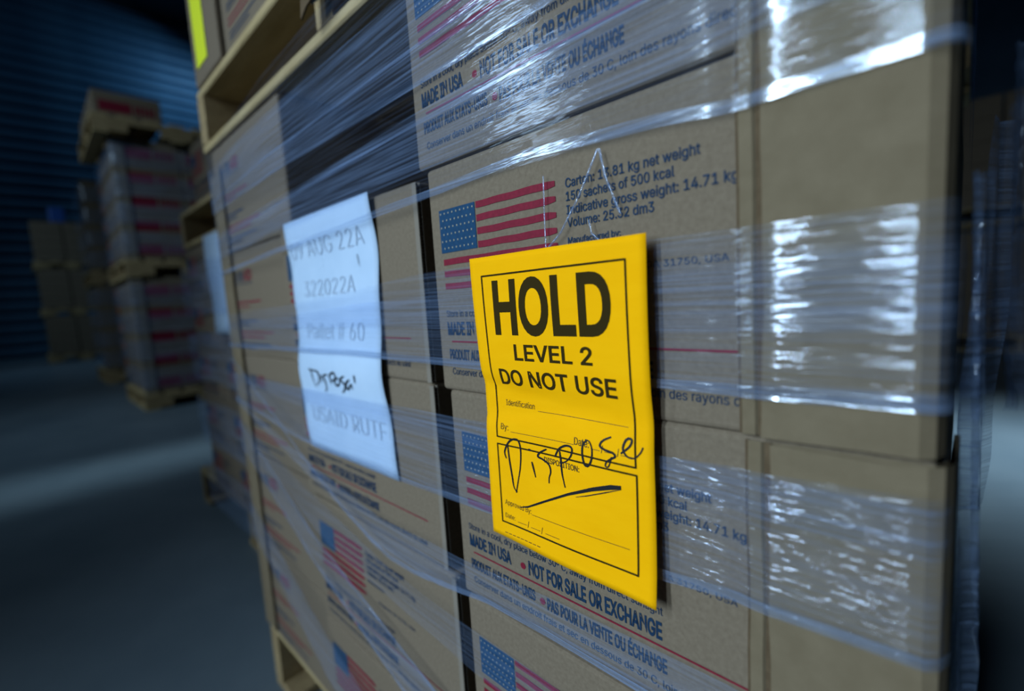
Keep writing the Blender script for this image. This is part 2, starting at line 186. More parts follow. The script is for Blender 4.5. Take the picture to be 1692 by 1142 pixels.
# text -> flat triangles: sans-serif outlines kept in the script (advance | contours), cap height 509
from mathutils.geometry import tessellate_polygon
GLYPHS = {}
FONT_DATA = 'A480|16,0 201,509 276,509 463,0 395,0 287,302 264,372 232,478 245,478 213,371 191,302 85,0|110,142 110,199 370,199 370,142;;B457|60,0 60,509 241,509 289,504 329,491 359,469 381,442 394,410 398,374 395,344 387,320 373,301 356,286 336,275 315,267 315,262 339,257 363,245 385,227 402,203 414,173 418,136 413,100 400,67 377,39 344,18 301,4 247,0|125,57 245,57 296,63 330,80 349,105 355,137 352,161 342,184 327,203 306,218 279,228 248,231 125,231|125,285 238,285 265,288 288,296 308,309 323,326 333,348 336,372 330,403 313,429 283,446 240,452 125,452;;C510|267,-7 205,1 150,25 104,63 70,115 48,179 40,254 48,329 70,393 104,445 150,484 205,508 267,516 305,513 340,504 373,490 402,471 427,447 448,418 463,385 473,348 408,348 401,373 389,395 375,413 357,428 337,440 315,449 292,454 267,456 223,450 184,432 150,403 125,364 109,314 103,254 109,194 125,145 151,105 184,76 223,59 267,53 292,55 315,60 337,69 357,81 375,96 389,114 401,136 408,160 473,160 463,124 448,91 428,62 402,38 373,19 341,5 305,-4;;D503|219,0 96,0 96,57 215,57 272,63 318,81 354,110 379,149 394,198 399,255 394,312 379,361 354,399 320,428 275,446 221,452 93,452 93,509 225,509 294,501 353,478 399,441 433,391 455,329 462,255 455,181 433,119 398,68 351,31 291,8|125,509 125,0 60,0 60,509;;E419|60,0 60,509 372,509 372,452 125,452 125,286 355,286 355,229 125,229 125,57 375,57 375,0;;F410|60,0 60,509 369,509 369,452 125,452 125,278 346,278 346,221 125,221 125,0;;G521|269,-7 205,1 149,25 104,64 69,116 47,179 40,254 47,329 69,393 103,445 149,484 203,508 265,516 304,513 340,504 374,489 403,469 429,445 449,416 465,384 474,349 408,349 399,372 387,393 373,411 356,427 337,439 315,448 291,454 265,456 222,450 183,432 150,404 125,364 109,314 103,254 109,194 125,145 151,105 184,76 224,59 269,53 309,57 345,71 374,93 396,123 410,160 415,202 434,199 283,199 283,256 478,256 478,200 471,141 451,91 419,50 377,19 326,0;;H517|60,0 60,509 125,509 125,289 392,289 392,509 457,509 457,0 392,0 392,232 125,232 125,0;;I301|31,0 31,57 118,57 118,452 31,452 31,509 269,509 269,452 183,452 183,57 269,57 269,0;;J397|185,-7 124,3 75,33 44,81 33,145 33,173 98,173 98,145 104,104 122,74 149,56 185,50 220,56 248,74 266,104 272,145 272,509 336,509 336,145 326,81 294,33 246,3;;K467|104,145 104,216 139,261 174,303 212,344 364,509 448,509 231,276 228,276|60,0 60,509 125,509 125,334 124,225 125,193 125,0|372,0 188,259 228,309 449,0;;L393|60,0 60,509 125,509 125,57 361,57 361,0;;M629|60,0 60,509 152,509 277,187 287,159 299,123 311,84 322,49 307,49 318,83 330,121 342,158 352,187 476,509 568,509 568,0 504,0 504,291 504,327 505,369 506,413 507,457 513,457 498,409 482,363 467,322 456,291 342,0 286,0 170,291 159,321 145,361 129,408 112,457 119,457 120,416 121,372 122,328 122,291 122,0;;N524|60,0 60,509 136,509 343,183 363,151 388,107 414,55 405,54 401,108 399,157 399,195 399,509 463,509 463,0 387,0 202,290 177,331 148,381 108,452 119,454 122,384 124,328 125,291 125,0;;O534|267,-7 205,1 150,25 105,63 70,115 48,179 40,254 48,329 70,393 105,445 150,484 205,508 267,516 329,508 384,484 429,445 464,393 486,329 493,254 486,179 464,115 429,63 384,25 329,1|267,53 310,59 349,76 383,105 408,144 425,194 430,254 425,314 408,365 383,404 349,433 310,450 267,456 223,450 184,433 151,404 125,364 109,314 103,254 109,194 125,144 151,105 184,76 223,59;;P445|60,0 60,509 235,509 289,503 332,487 366,462 390,430 404,391 409,348 404,304 390,265 366,233 332,207 289,191 235,186 109,186 109,242 233,242 269,246 297,256 318,272 333,294 342,319 344,348 342,376 333,402 318,423 297,439 268,449 232,452 125,452 125,0;;Q534|245,159 313,159 369,85 384,65 468,-48 401,-48 346,27 331,46|267,-7 205,1 150,25 105,63 70,115 48,179 40,254 48,329 70,393 105,445 150,484 205,508 267,516 329,508 384,484 429,445 464,393 486,329 493,254 486,179 464,115 429,63 384,25 329,1|267,53 310,59 349,76 383,105 408,144 425,194 430,254 425,314 408,365 383,404 349,433 310,450 267,456 223,450 184,433 151,404 125,364 109,314 103,254 109,194 125,144 151,105 184,76 223,59;;R449|60,0 60,509 236,509 290,504 333,489 367,465 390,433 405,395 409,352 405,309 390,271 367,240 333,217 289,203 236,198 96,198 96,255 234,255 269,258 298,267 319,281 334,300 342,324 345,352 342,380 334,405 319,425 298,440 269,449 233,452 125,452 125,0|353,0 230,229 303,229 428,0;;S447|224,-9 172,-4 128,9 91,31 64,60 46,96 38,137 104,137 110,110 123,88 142,71 166,59 194,52 224,49 257,52 286,60 311,74 329,92 341,114 346,139 342,161 332,179 316,193 296,205 245,222 184,239 128,260 86,289 60,326 52,372 58,413 75,448 102,476 138,498 180,511 227,516 275,511 316,498 351,476 377,449 394,415 401,378 337,378 326,412 302,437 267,453 225,459 194,456 167,448 145,435 129,418 118,398 115,376 119,352 131,334 148,319 169,308 212,293 264,279 312,264 336,252 359,238 379,220 395,198 405,171 408,139 403,99 386,64 360,34 323,11 278,-4;;T449|32,452 32,509 417,509 417,452 257,452 257,0 193,0 193,452;;U518|259,-8 203,-2 154,15 114,43 85,80 66,124 60,173 60,509 124,509 124,178 128,144 141,113 160,87 187,68 220,56 259,52 298,56 331,68 357,87 377,113 389,144 393,178 393,509 457,509 457,173 451,124 433,80 403,43 363,15 315,-2;;V480|204,0 16,509 84,509 192,206 215,137 248,31 235,31 267,138 290,206 395,509 463,509 278,0;;W687|155,0 16,509 82,509 163,196 175,145 187,94 197,40 189,40 200,94 211,145 224,196 306,509 380,509 462,196 474,145 486,94 497,40 488,40 499,94 510,145 523,196 603,509 670,509 530,0 455,0 368,323 351,391 336,475 350,475 335,395 318,323 230,0;;X475|18,0 217,284 217,236 29,509 104,509 178,400 204,361 223,329 243,292 232,292 252,329 272,361 298,400 374,509 446,509 259,239 259,287 456,0 382,0 292,129 268,165 250,195 230,231 244,231 225,196 206,166 182,129 91,0;;Y472|203,0 203,208 16,509 91,509 192,344 222,292 250,230 224,230 251,293 280,344 381,509 455,509 268,208 268,0;;Z439|42,0 42,46 273,385 306,431 341,476 348,454 285,452 223,452 40,452 40,509 397,509 397,462 169,129 134,81 97,33 90,54 152,57 214,57 399,57 399,0;;a390|160,-9 126,-5 94,5 68,22 48,45 35,73 30,108 34,138 43,161 58,179 78,193 100,203 125,211 178,220 234,227 252,230 265,235 273,243 276,255 276,257 273,279 267,297 256,311 240,322 220,329 196,331 171,329 149,322 132,313 118,301 107,288 100,274 41,291 57,322 79,346 104,364 133,375 163,382 194,384 239,379 263,372 286,360 306,343 322,320 333,290 337,251 337,0 277,0 277,52 272,52 252,25 236,12 215,1 190,-6|170,45 202,49 228,59 248,74 263,93 272,115 276,138 276,190 259,182 231,176 200,171 175,168 134,159 117,150 103,139 95,124 92,105 94,87 102,72 114,61 130,52 149,47;;c396|207,-8 159,-2 117,16 82,46 56,85 40,133 34,187 40,243 56,291 82,330 117,360 159,378 207,384 234,383 260,377 284,368 305,356 324,341 340,322 353,301 362,277 303,262 290,289 270,311 242,325 207,330 173,325 145,310 124,287 108,258 99,224 96,187 99,151 108,117 124,89 145,66 173,51 207,46 243,52 271,66 292,89 304,117 363,102 354,78 341,56 325,37 306,21 285,9 261,-1 235,-6;;d425|195,-8 151,-2 111,16 79,45 55,84 39,133 34,189 39,245 55,293 79,332 112,361 151,378 196,384 228,381 253,373 272,360 287,346 306,319 311,319 311,509 372,509 372,0 313,0 313,59 307,59 287,31 272,17 252,4 227,-5|205,47 236,51 263,65 284,86 299,115 309,150 312,189 309,229 300,263 284,291 263,312 237,325 205,330 172,325 145,311 124,290 108,261 99,227 96,189 99,151 109,117 124,88 145,66 172,51;;e404|212,-8 161,-2 117,16 82,46 56,85 40,132 34,187 39,242 55,290 81,329 115,359 157,378 205,384 236,382 266,374 294,361 319,341 341,315 357,282 368,242 371,194 371,169 75,169 75,221 338,221 310,202 307,237 298,269 283,294 263,314 237,326 205,330 173,326 146,313 125,294 109,270 99,241 96,211 96,178 100,139 110,106 128,80 151,61 179,50 212,46 234,48 254,53 271,61 285,73 297,88 306,105 365,91 353,63 335,39 311,19 283,4 249,-5;;f254|228,379 228,327 6,327 6,379|81,0 81,432 84,461 96,486 113,505 135,519 161,527 187,530 222,527 243,521 227,468 215,472 195,474 171,470 154,460 145,443 142,419 142,0;;g425|207,-151 168,-148 134,-140 105,-127 82,-110 64,-91 51,-69 101,-41 122,-66 136,-78 154,-88 178,-95 207,-97 249,-92 282,-75 304,-47 311,-6 311,68 306,68 287,41 272,28 252,16 227,8 195,5 152,10 113,27 80,53 55,90 39,136 34,191 39,246 55,293 80,332 112,361 152,378 196,384 228,382 253,373 273,360 288,346 308,319 313,319 313,379 372,379 372,-9 367,-54 350,-90 324,-117 291,-136 251,-147|205,59 237,63 264,75 285,95 300,121 309,154 312,193 309,231 300,264 285,291 264,312 237,325 205,330 172,325 145,312 124,290 109,262 99,229 96,193 99,155 109,123 124,96 145,76 172,63;;h410|114,227 114,0 53,0 53,509 114,509 114,287 102,287 124,332 152,362 187,379 227,384 264,380 295,369 321,349 341,321 353,285 357,240 357,0 296,0 296,235 290,275 273,304 246,323 210,329 184,326 161,317 141,303 126,283 117,257;;i167|53,0 53,379 114,379 114,0|84,443 67,446 54,455 44,468 41,483 44,499 54,512 67,521 84,524 100,521 114,512 123,499 126,483 123,468 114,455 100,446;;j167|53,379 114,379 114,-30 111,-63 102,-90 86,-113 65,-129 37,-139 4,-143 -10,-143 -10,-87 2,-87 25,-83 40,-72 50,-54 53,-29|83,443 67,446 53,455 44,468 41,483 44,499 53,512 67,521 83,524 100,521 114,512 123,499 126,483 123,468 114,455 100,446;;k381|110,137 110,212 121,212 284,379 360,379 184,199 177,199|53,0 53,509 114,509 114,0|294,0 148,186 191,229 372,0;;l190|139,-2 101,3 74,20 58,47 53,84 53,509 114,509 114,99 115,77 120,62 130,54 146,52 160,53 170,54 181,3 162,-1;;m610|53,0 53,379 112,379 112,295 108,295 118,323 132,346 151,363 172,376 195,384 219,386 257,380 287,361 309,331 321,295 312,295 322,321 337,343 357,361 381,375 407,383 437,386 468,383 497,372 522,354 541,328 553,296 557,255 557,0 496,0 496,254 490,289 473,313 447,326 419,330 395,328 374,320 358,307 345,290 338,270 335,247 335,0 274,0 274,260 269,288 253,311 229,326 199,330 178,328 158,320 140,307 126,289 117,266 114,238 114,0;;n410|114,227 114,0 53,0 53,379 112,379 112,287 102,287 124,332 152,362 187,379 227,384 264,380 295,369 321,349 341,321 353,285 357,240 357,0 296,0 296,235 290,275 273,304 246,323 210,329 184,326 161,317 141,303 126,283 117,257;;o416|207,-8 159,-2 117,16 82,46 56,85 40,133 34,187 40,243 56,291 82,330 117,360 159,378 207,384 256,378 299,360 333,330 359,291 376,243 381,187 376,133 359,85 333,46 299,16 256,-2|207,46 242,51 270,66 292,89 307,117 316,151 319,187 316,224 307,258 292,287 270,310 242,325 207,330 173,325 145,310 124,287 108,258 99,224 96,187 99,151 108,117 124,89 145,66 173,51;;p425|53,-143 53,379 112,379 112,319 118,319 137,346 152,360 171,373 197,381 229,384 274,378 313,361 345,332 370,293 385,245 390,189 385,133 370,84 346,45 313,16 274,-2 229,-8 198,-5 173,4 153,17 138,31 118,59 114,59 114,-143|220,47 253,51 279,66 301,88 316,117 325,151 328,189 325,227 316,261 301,290 280,311 253,325 220,330 188,325 161,312 140,291 125,263 116,229 113,189 116,150 125,115 140,86 162,65 188,51;;r260|53,0 53,379 112,379 112,321 115,321 130,347 152,367 181,380 213,385 229,384 243,384 243,322 230,324 207,326 182,323 159,315 140,301 126,284 117,262 114,237 114,0;;s365|182,-8 145,-5 112,3 84,18 62,38 45,63 36,94 94,107 105,79 124,60 150,49 181,45 217,50 244,62 262,81 268,103 265,121 254,136 237,147 212,155 149,170 104,186 72,208 53,237 47,274 51,305 65,332 87,354 115,370 149,381 187,384 223,381 254,372 279,358 299,339 314,316 324,290 268,277 258,298 243,316 219,328 187,333 156,329 131,317 114,299 109,277 112,258 124,243 144,232 172,223 229,209 275,194 306,171 325,142 331,107 326,75 312,47 290,24 260,6 223,-5;;t228|204,379 204,327 6,327 6,379|65,471 126,471 126,98 128,76 136,61 150,53 170,50 185,51 202,54 213,2 192,-3 168,-4 125,2 92,21 72,52 65,93;;u410|182,-5 146,-1 115,11 89,31 69,59 57,95 53,139 53,379 114,379 114,144 119,105 137,75 164,56 200,50 226,53 249,62 268,77 283,97 293,122 296,153 296,379 357,379 357,0 298,0 298,92 307,92 286,47 257,17 222,0;;v390|163,0 17,379 84,379 165,155 187,87 206,21 184,21 203,87 224,155 305,379 371,379 226,0;;w567|138,0 23,379 87,379 133,214 154,137 175,41 165,41 186,135 206,214 252,379 316,379 362,214 382,136 402,41 391,41 413,135 434,214 480,379 545,379 429,0 368,0 319,172 305,225 291,280 277,338 291,338 277,280 263,225 248,172 199,0;;y390|47,-139 61,-86 71,-87 88,-90 104,-89 118,-84 130,-74 141,-58 151,-36 163,-1 17,379 84,379 165,155 187,87 206,21 184,21 202,87 224,155 305,379 371,379 204,-58 191,-85 177,-107 159,-124 139,-136 117,-143 91,-145 65,-143;;z381|42,0 42,46 254,320 254,323 48,323 48,379 333,379 333,331 126,60 126,56 339,56 339,0;;x379|21,0 171,218 171,171 29,379 100,379 147,306 179,253 207,206 175,206 202,253 233,306 282,379 352,379 209,169 209,214 358,0 287,0 231,85 200,136 173,182 205,182 178,136 148,85 91,0;;q425|372,-143 311,-143 311,59 306,59 287,31 272,17 252,4 227,-5 195,-8 151,-2 111,16 79,45 55,84 39,133 34,189 39,245 55,293 79,332 112,361 151,378 196,384 228,381 253,373 272,360 287,346 307,319 313,319 313,379 372,379|205,47 236,51 263,65 284,86 299,115 309,150 312,189 309,229 300,263 284,291 263,312 237,325 205,330 172,325 145,311 124,290 108,261 99,227 96,189 99,151 109,117 124,88 145,66 172,51;;b425|229,-8 198,-5 172,4 153,17 138,31 118,59 112,59 112,0 53,0 53,509 114,509 114,319 118,319 137,346 152,360 171,373 197,381 229,384 274,378 313,361 345,332 370,293 385,245 390,189 385,133 370,84 346,45 313,16 274,-2|220,47 253,51 279,66 301,88 316,117 325,151 328,189 325,227 316,261 301,290 280,311 253,325 220,330 188,325 161,312 140,291 125,263 116,229 113,189 116,150 125,115 140,86 162,65 188,51;;0453|227,-7 174,1 130,24 95,62 69,113 53,178 48,254 53,330 69,395 95,447 130,484 174,508 227,516 279,508 323,484 358,447 384,395 400,330 405,254 400,178 384,113 359,62 323,24 279,1|227,50 261,56 290,74 313,103 330,144 340,194 344,254 340,314 330,365 313,405 290,435 261,453 227,460 192,453 163,435 140,405 123,365 113,314 109,254 113,194 123,144 140,103 163,74 192,56;;1453|76,0 76,55 391,55 391,0|276,509 276,0 212,0 212,448 209,448 86,358 86,427 198,509;;2453|64,0 64,47 234,229 282,282 299,305 311,327 318,348 320,371 317,397 308,419 293,436 273,449 250,457 224,460 196,457 172,447 153,433 139,413 130,390 127,362 66,362 71,405 86,442 111,473 143,496 182,511 225,516 268,511 306,497 337,474 361,445 376,411 381,372 378,345 371,318 357,290 336,259 267,180 153,60 153,57 389,57 389,0;;3453|218,-7 173,-3 133,10 98,30 70,57 52,91 44,132 109,132 115,107 126,87 144,71 165,59 191,52 219,50 248,53 275,61 297,74 315,93 325,116 329,145 326,172 316,196 299,217 275,234 242,244 201,248 157,248 157,299 288,448 288,452 70,452 70,509 372,509 372,461 211,278 211,289 264,288 308,276 344,253 371,222 387,186 393,145 387,103 370,66 344,36 309,12 266,-2;;4453|40,105 40,158 247,509 311,509 109,166 109,163 413,163 413,105|282,0 282,121 282,146 282,318 343,318 343,0;;5453|221,-7 178,-2 140,11 108,32 83,60 66,93 60,130 122,130 127,108 138,89 154,73 173,60 196,52 221,50 250,53 276,64 298,82 314,104 324,131 328,162 324,193 314,221 297,244 275,262 248,273 218,277 192,275 167,268 145,258 128,246 67,253 96,509 366,509 366,452 151,452 134,301 136,301 155,315 178,325 203,331 229,334 263,330 294,321 321,306 345,285 364,260 379,231 388,199 391,163 385,117 369,76 343,41 309,15 268,-1;;6453|226,-7 182,-1 142,15 109,40 84,74 69,115 64,162 68,199 80,239 102,285 137,340 252,509 322,509 151,261 145,261 154,275 165,288 179,299 196,307 214,312 235,314 278,309 316,295 346,271 370,240 384,201 389,157 384,112 368,73 343,39 310,14 271,-2|226,48 254,52 279,63 299,79 314,101 324,128 327,157 324,187 314,213 299,235 279,251 254,262 226,265 198,262 174,252 153,235 138,214 128,188 125,158 128,128 138,102 153,79 174,63 198,52;;7453|97,0 323,448 323,452 62,452 62,509 391,509 391,449 165,0;;8453|226,-7 178,-2 136,11 101,33 74,62 57,96 52,135 55,166 65,195 81,220 101,241 125,256 153,265 153,267 119,282 93,308 76,342 70,380 75,417 90,450 114,477 146,498 184,511 226,516 269,511 306,498 337,477 361,450 377,417 382,380 376,342 359,308 333,282 300,267 300,265 327,256 351,241 372,220 387,195 397,166 401,135 395,96 378,62 352,33 317,11 275,-2|226,49 258,52 285,60 307,74 323,91 333,113 337,139 333,165 322,189 305,208 283,223 256,232 226,235 196,232 169,223 147,208 130,189 119,165 115,139 119,113 129,91 145,74 167,60 195,52|226,290 252,292 274,300 293,313 307,330 316,351 319,376 316,399 308,420 294,437 275,449 252,457 226,460 200,457 177,449 159,437 145,420 136,399 133,376 136,351 145,330 159,313 178,300 201,292;;9453|226,516 271,510 310,494 343,468 368,434 384,393 389,347 385,309 373,270 350,224 315,168 200,0 130,0 301,248 307,248 299,234 287,221 273,210 257,202 238,196 218,195 175,199 137,214 106,237 83,269 68,307 64,352 69,397 85,436 110,469 143,494 182,510|226,460 199,457 174,446 154,429 138,407 129,381 125,352 129,322 138,295 154,274 174,257 199,247 226,243 254,247 279,257 299,273 314,295 324,321 327,350 324,381 314,407 299,429 279,446 254,457;;.188|95,-4 78,-1 63,9 53,24 50,41 53,59 63,73 78,83 95,87 113,83 128,73 138,59 141,41 138,24 128,9 113,-1;;,188|38,-119 68,71 137,71 84,-119;;:188|95,-4 78,-1 63,9 53,24 50,41 53,59 63,73 78,83 95,87 113,83 128,73 138,59 141,41 138,24 128,9 113,-1|95,271 78,274 63,284 53,299 50,316 53,334 63,349 78,359 95,362 113,359 128,349 138,334 141,316 138,299 128,284 113,274;;#440|242,0 326,509 377,509 294,0|10,140 19,192 400,192 391,140|64,0 147,509 198,509 115,0|40,316 49,368 429,368 421,316;;-453|337,244 337,188 114,188 114,244;;º335|167,221 127,225 93,239 64,262 43,291 30,327 26,368 30,410 43,447 64,476 93,498 127,512 167,517 207,512 242,498 270,476 291,447 304,410 309,368 304,327 291,291 270,261 242,239 207,225|167,269 193,273 214,283 230,299 241,319 248,342 250,368 248,395 241,419 230,439 214,455 193,465 167,468 142,465 121,455 105,439 94,419 87,395 85,368 87,342 94,319 105,299 121,283 142,273;;É419|60,0 60,509 372,509 372,452 125,452 125,286 355,286 355,229 125,229 125,57 375,57 375,0|191,558 239,659 307,659 241,558'
for _g in FONT_DATA.split(';;'):
    _h, *_c = _g[1:].split('|')
    GLYPHS[_g[0]] = (int(_h), [[tuple(int(q) for q in p.split(',')) for p in c.split(' ')] for c in _c if c])
def _area(c): return sum(c[i][0] * c[(i + 1) % len(c)][1] - c[(i + 1) % len(c)][0] * c[i][1] for i in range(len(c))) / 2
def _grow(c, d):
    c = [p for i, p in enumerate(c) if math.hypot(p[0] - c[i - 1][0], p[1] - c[i - 1][1]) > 9]
    n = len(c); out = []
    for i in range(n):
        a, p, b = Vector(c[i - 1]), Vector(c[i]), Vector(c[(i + 1) % n])
        e1 = (p - a).normalized(); e2 = (b - p).normalized(); n1 = Vector((-e1.y, e1.x)); n2 = Vector((-e2.y, e2.x))
        m = n1 + n2
        m = m / max(.35, m.length_squared / 2) if m.length > 1e-6 else n1
        out.append((p.x + m.x * d, p.y + m.y * d))
    return out
def _inside(p, c):
    r = False; n = len(c)
    for i in range(n):
        (x1, y1), (x2, y2) = c[i], c[(i + 1) % n]
        if (y1 > p[1]) != (y2 > p[1]) and p[0] < (x2 - x1) * (p[1] - y1) / (y2 - y1) + x1: r = not r
    return r
_gc = {}
def glyph(ch, bold):
    if (ch, bold) in _gc: return _gc[(ch, bold)]
    adv, cs = GLYPHS[ch]; vs = []; fs = []
    outs = [c for c in cs if _area(c) < 0]; holes = [c for c in cs if _area(c) >= 0]
    for o_ in outs:
        grp = [o_] + [h for h in holes if _inside(h[0], o_)]
        grp = [_grow(c, bold) for c in grp] if bold else grp
        b0 = len(vs); flat = [p for c in grp for p in c]; vs += flat
        for t in tessellate_polygon([[Vector((p[0], p[1], 0)) for p in c] for c in grp]): fs.append(tuple(b0 + i for i in t))
    _gc[(ch, bold)] = (adv, vs, fs); return _gc[(ch, bold)]
def split_tris(V_, F_, ml):
    V_ = list(V_); todo = list(F_); out = []; mid = {}
    def L2(a, b): return math.hypot(V_[a][0] - V_[b][0], V_[a][1] - V_[b][1])
    while todo:
        t = todo.pop(); d = [L2(t[0], t[1]), L2(t[1], t[2]), L2(t[2], t[0])]; m = max(d)
        if m <= ml: out.append(t); continue
        i = d.index(m); a, b, c = t[i], t[(i + 1) % 3], t[(i + 2) % 3]; k = (min(a, b), max(a, b))
        if k not in mid:
            mid[k] = len(V_); V_.append(((V_[a][0] + V_[b][0]) / 2, (V_[a][1] + V_[b][1]) / 2))
        q = mid[k]; todo += [(a, q, c), (q, b, c)]
    return V_, out
def text(mb, body, u0, u1, base, cap, fn, bold=0, track=0, ml=0):
    """lay body between u0 and u1 on baseline v=base (down positive); fn(u, v) -> point"""
    V_ = []; F_ = []; pen = 0
    for ch in body:
        if ch == ' ': pen += 200 + track; continue
        adv, vs, fs = glyph(ch, bold); b0 = len(V_)
        V_ += [(x + pen, y) for x, y in vs]; F_ += [tuple(b0 + i for i in t) for t in fs]; pen += adv + track
    x0 = min(v[0] for v in V_); x1 = max(v[0] for v in V_); sx = (u1 - u0) / (x1 - x0); sy = cap / 509.0
    V_ = [(u0 + (a - x0) * sx, base - b * sy) for a, b in V_]
    if ml: V_, F_ = split_tris(V_, F_, ml)
    return mb.add(V_, F_, fn)
def smooth_line(pts, n=6):
    P = [pts[0]] + list(pts) + [pts[-1]]; out = []
    for i in range(1, len(P) - 2):
        p0, p1, p2, p3 = [Vector((*q, 0)) for q in P[i - 1:i + 3]]
        for k in range(n):
            t = k / n
            out.append(.5 * ((2 * p1) + (p2 - p0) * t + (2 * p0 - 5 * p1 + 4 * p2 - p3) * t * t + (3 * p1 - p0 - 3 * p2 + p3) * t ** 3))
    out.append(Vector((*pts[-1], 0))); return [(q.x, q.y) for q in out]
def stroke(mb, pts, wd, fn, taper=True):
    P = smooth_line(pts); rows = []
    for i, p in enumerate(P):
        a = P[max(i - 1, 0)]; b = P[min(i + 1, len(P) - 1)]; d = Vector((b[0] - a[0], b[1] - a[1]))
        if d.length < 1e-9: d = Vector((1, 0))
        d.normalize(); n = (-d.y, d.x); k = i / (len(P) - 1); ww = wd * (.65 + .5 * math.sin(math.pi * min(1, k * 1.1 + .1))) if taper else wd
        rows.append([fn(p[0] + n[0] * ww / 2, p[1] + n[1] * ww / 2), fn(p[0] - n[0] * ww / 2, p[1] - n[1] * ww / 2)])
    return mb.grid(rows)
def rect(mb, u0, u1, v0, v1, fn, n=1, m=1):
    rows = [[fn(u0 + (u1 - u0) * j / m, v0 + (v1 - v0) * i / n) for j in range(m + 1)] for i in range(n + 1)]
    return mb.grid(rows)

# ---------------------------------------------------------------- structure
f = link('floor', MB().box(-22, 10, -10, 12, -.1, 0).mesh('floor', M['floor'])); tag(f, kind='structure')
wl = link('wall_left', MB().box(-16.3, -16.1, -10, 12, 0, 9).mesh('wall_left', M['siding'])); tag(wl, kind='structure')
rb = MB().grid([[(-16.1, -10, 0), (-16.1, 12, 0)], [(-16.0, -10, .04), (-16.0, 12, .04)], [(-15.98, -10, .15), (-15.98, 12, .15)], [(-16.1, -10, .26), (-16.1, 12, .26)]]).mesh('siding_rib', M['siding'])
for i in range(33): link('siding_rib', rb, wl, (0, 0, .02 + i * .27))
wb = link('wall_back', MB().box(-16, 10, 11.8, 12, 0, 9).mesh('wall_back', M['siding'])); tag(wb, kind='structure')
ce = link('ceiling', MB().box(-22, 10, -10, 12, 9, 9.1).mesh('ceiling', M['steel'])); tag(ce, kind='structure')

# ---------------------------------------------------------------- pallets
_pm = {}
def pm(key, fn):
    if key not in _pm: _pm[key] = fn()
    return _pm[key]
def pallet(label, x0, x1, y0, y1, z0, h=.13, boards=7, group='wooden pallets under the stacks', rz=0, bottom='x'):
    W = x1 - x0; D = y1 - y0
    t = thing('wooden_pallet', label, 'pallet', ((x0 + x1) / 2, (y0 + y1) / 2, z0), rz, group)
    k = (round(W, 3), round(D, 3), h, boards)
    tb = h * .13
    dk = pm(('deck',) + k, lambda: MB().box(-W / 2, W / 2, -.052, .052, -tb, 0).mesh('deck_board', M['wood'], bevel=.002, seg=1))
    sw = .038
    st = pm(('str',) + k, lambda: MB().box(-sw / 2, sw / 2, -D / 2, D / 2, h * .58, h - tb).box(-sw / 2, sw / 2, -D / 2, -D * .30, tb, h * .58).box(-sw / 2, sw / 2, -D * .10, D * .10, tb, h * .58).box(-sw / 2, sw / 2, D * .30, D / 2, tb, h * .58).mesh('stringer', M['block']))
    bo = pm(('bot',) + k, lambda: MB().box(-W / 2, W / 2, -.05, .05, 0, tb).mesh('bottom_board', M['wood'], bevel=.002, seg=1))
    for i in range(boards): link('deck_board', dk, t, (0, -D / 2 + .052 + i * (D - .104) / (boards - 1), h))
    for i in range(3): link('stringer', st, t, (-W / 2 + sw / 2 + i * (W - sw) / 2, 0, 0))
    f0 = .05 if bottom == 'x' else .22
    if bottom != 'x':
        ft = pm(('foot',) + k, lambda: MB().box(-.045, .045, -.045, .045, 0, tb).mesh('skid_foot', M['block'], bevel=.002, seg=1))
        for i in range(3): link('skid_foot', ft, t, (-W / 2 + .045 + i * (W - .09) / 2, -D / 2 + .045, 0))
    for j in range(3): link('bottom_board', bo, t, (0, -D / 2 + f0 + j * (D - f0 - .05) / 2, 0))
    return t

# ---------------------------------------------------------------- cartons of the near stack
CW, CDEP, CH = .313, .40, .1805
EPS = .0004
def carton_fn(u, v): return (-CW / 2 + .013 + u, -CDEP / 2 - EPS, CH - .034 - v)
body_me = MB().box(-CW / 2, CW / 2, -CDEP / 2, CDEP / 2, .0005, CH).mesh('carton_body', M['kraft'], bevel=.0035, seg=3, smooth=False)
# panel with the flag
stripes = MB(); sh = .0623 / 13
for i in range(0, 13, 2):
    u0 = .0438 if i < 7 else 0.0015
    rows = []
    for j in range(13):
        uu = u0 + (.1183 - u0) * j / 12; q = .0006 * math.sin(j * 1.3 + i)
        e = .0008 if j == 12 else 0
        rows.append([carton_fn(uu, i * sh + e + q * .3), carton_fn(uu, (i + 1) * sh - e + q * .3)])
    stripes.grid(rows)
stripes_me = stripes.mesh('flag_stripes', M['red'])
canton_me = rect(MB(), 0, .0426, 0, .0335, carton_fn).mesh('flag_canton', M['canton'])
stars = MB()
for r in range(6):
    n = 9 if r % 2 == 0 else 8
    for c in range(n):
        cu = .0426 * ((c + .5) / 9 if n == 9 else (c + 1) / 9); cv = .0335 * (r + .55) / 6.2
        p = [(cu + math.sin(a * math.pi / 5) * (.0011 if a % 2 == 0 else .00048), cv - math.cos(a * math.pi / 5) * (.0011 if a % 2 == 0 else .00048)) for a in range(10)]
        stars.quad([(carton_fn(*q)[0], carton_fn(*q)[1] - .0003, carton_fn(*q)[2]) for q in p])
stars_me = stars.mesh('flag_stars', M['star'])
LETTERS = []
def carton_line(*a, **k): LETTERS.append(text(MB(), *a, **k).mesh('printed_lettering', M['blue']))
B1 = 14
carton_line('Carton: 13.81 kg net weight', .1264, .2095, .0067, .0053, carton_fn, B1)
carton_line('150 sachets of 500 kcal', .1264, .1960, .0147, .0053, carton_fn, B1)
carton_line('Indicative gross weight: 14.71 kg', .1264, .2272, .0228, .0053, carton_fn, B1)
carton_line('Volume: 25.32 dm3', .1264, .1843, .0305, .0053, carton_fn, B1)
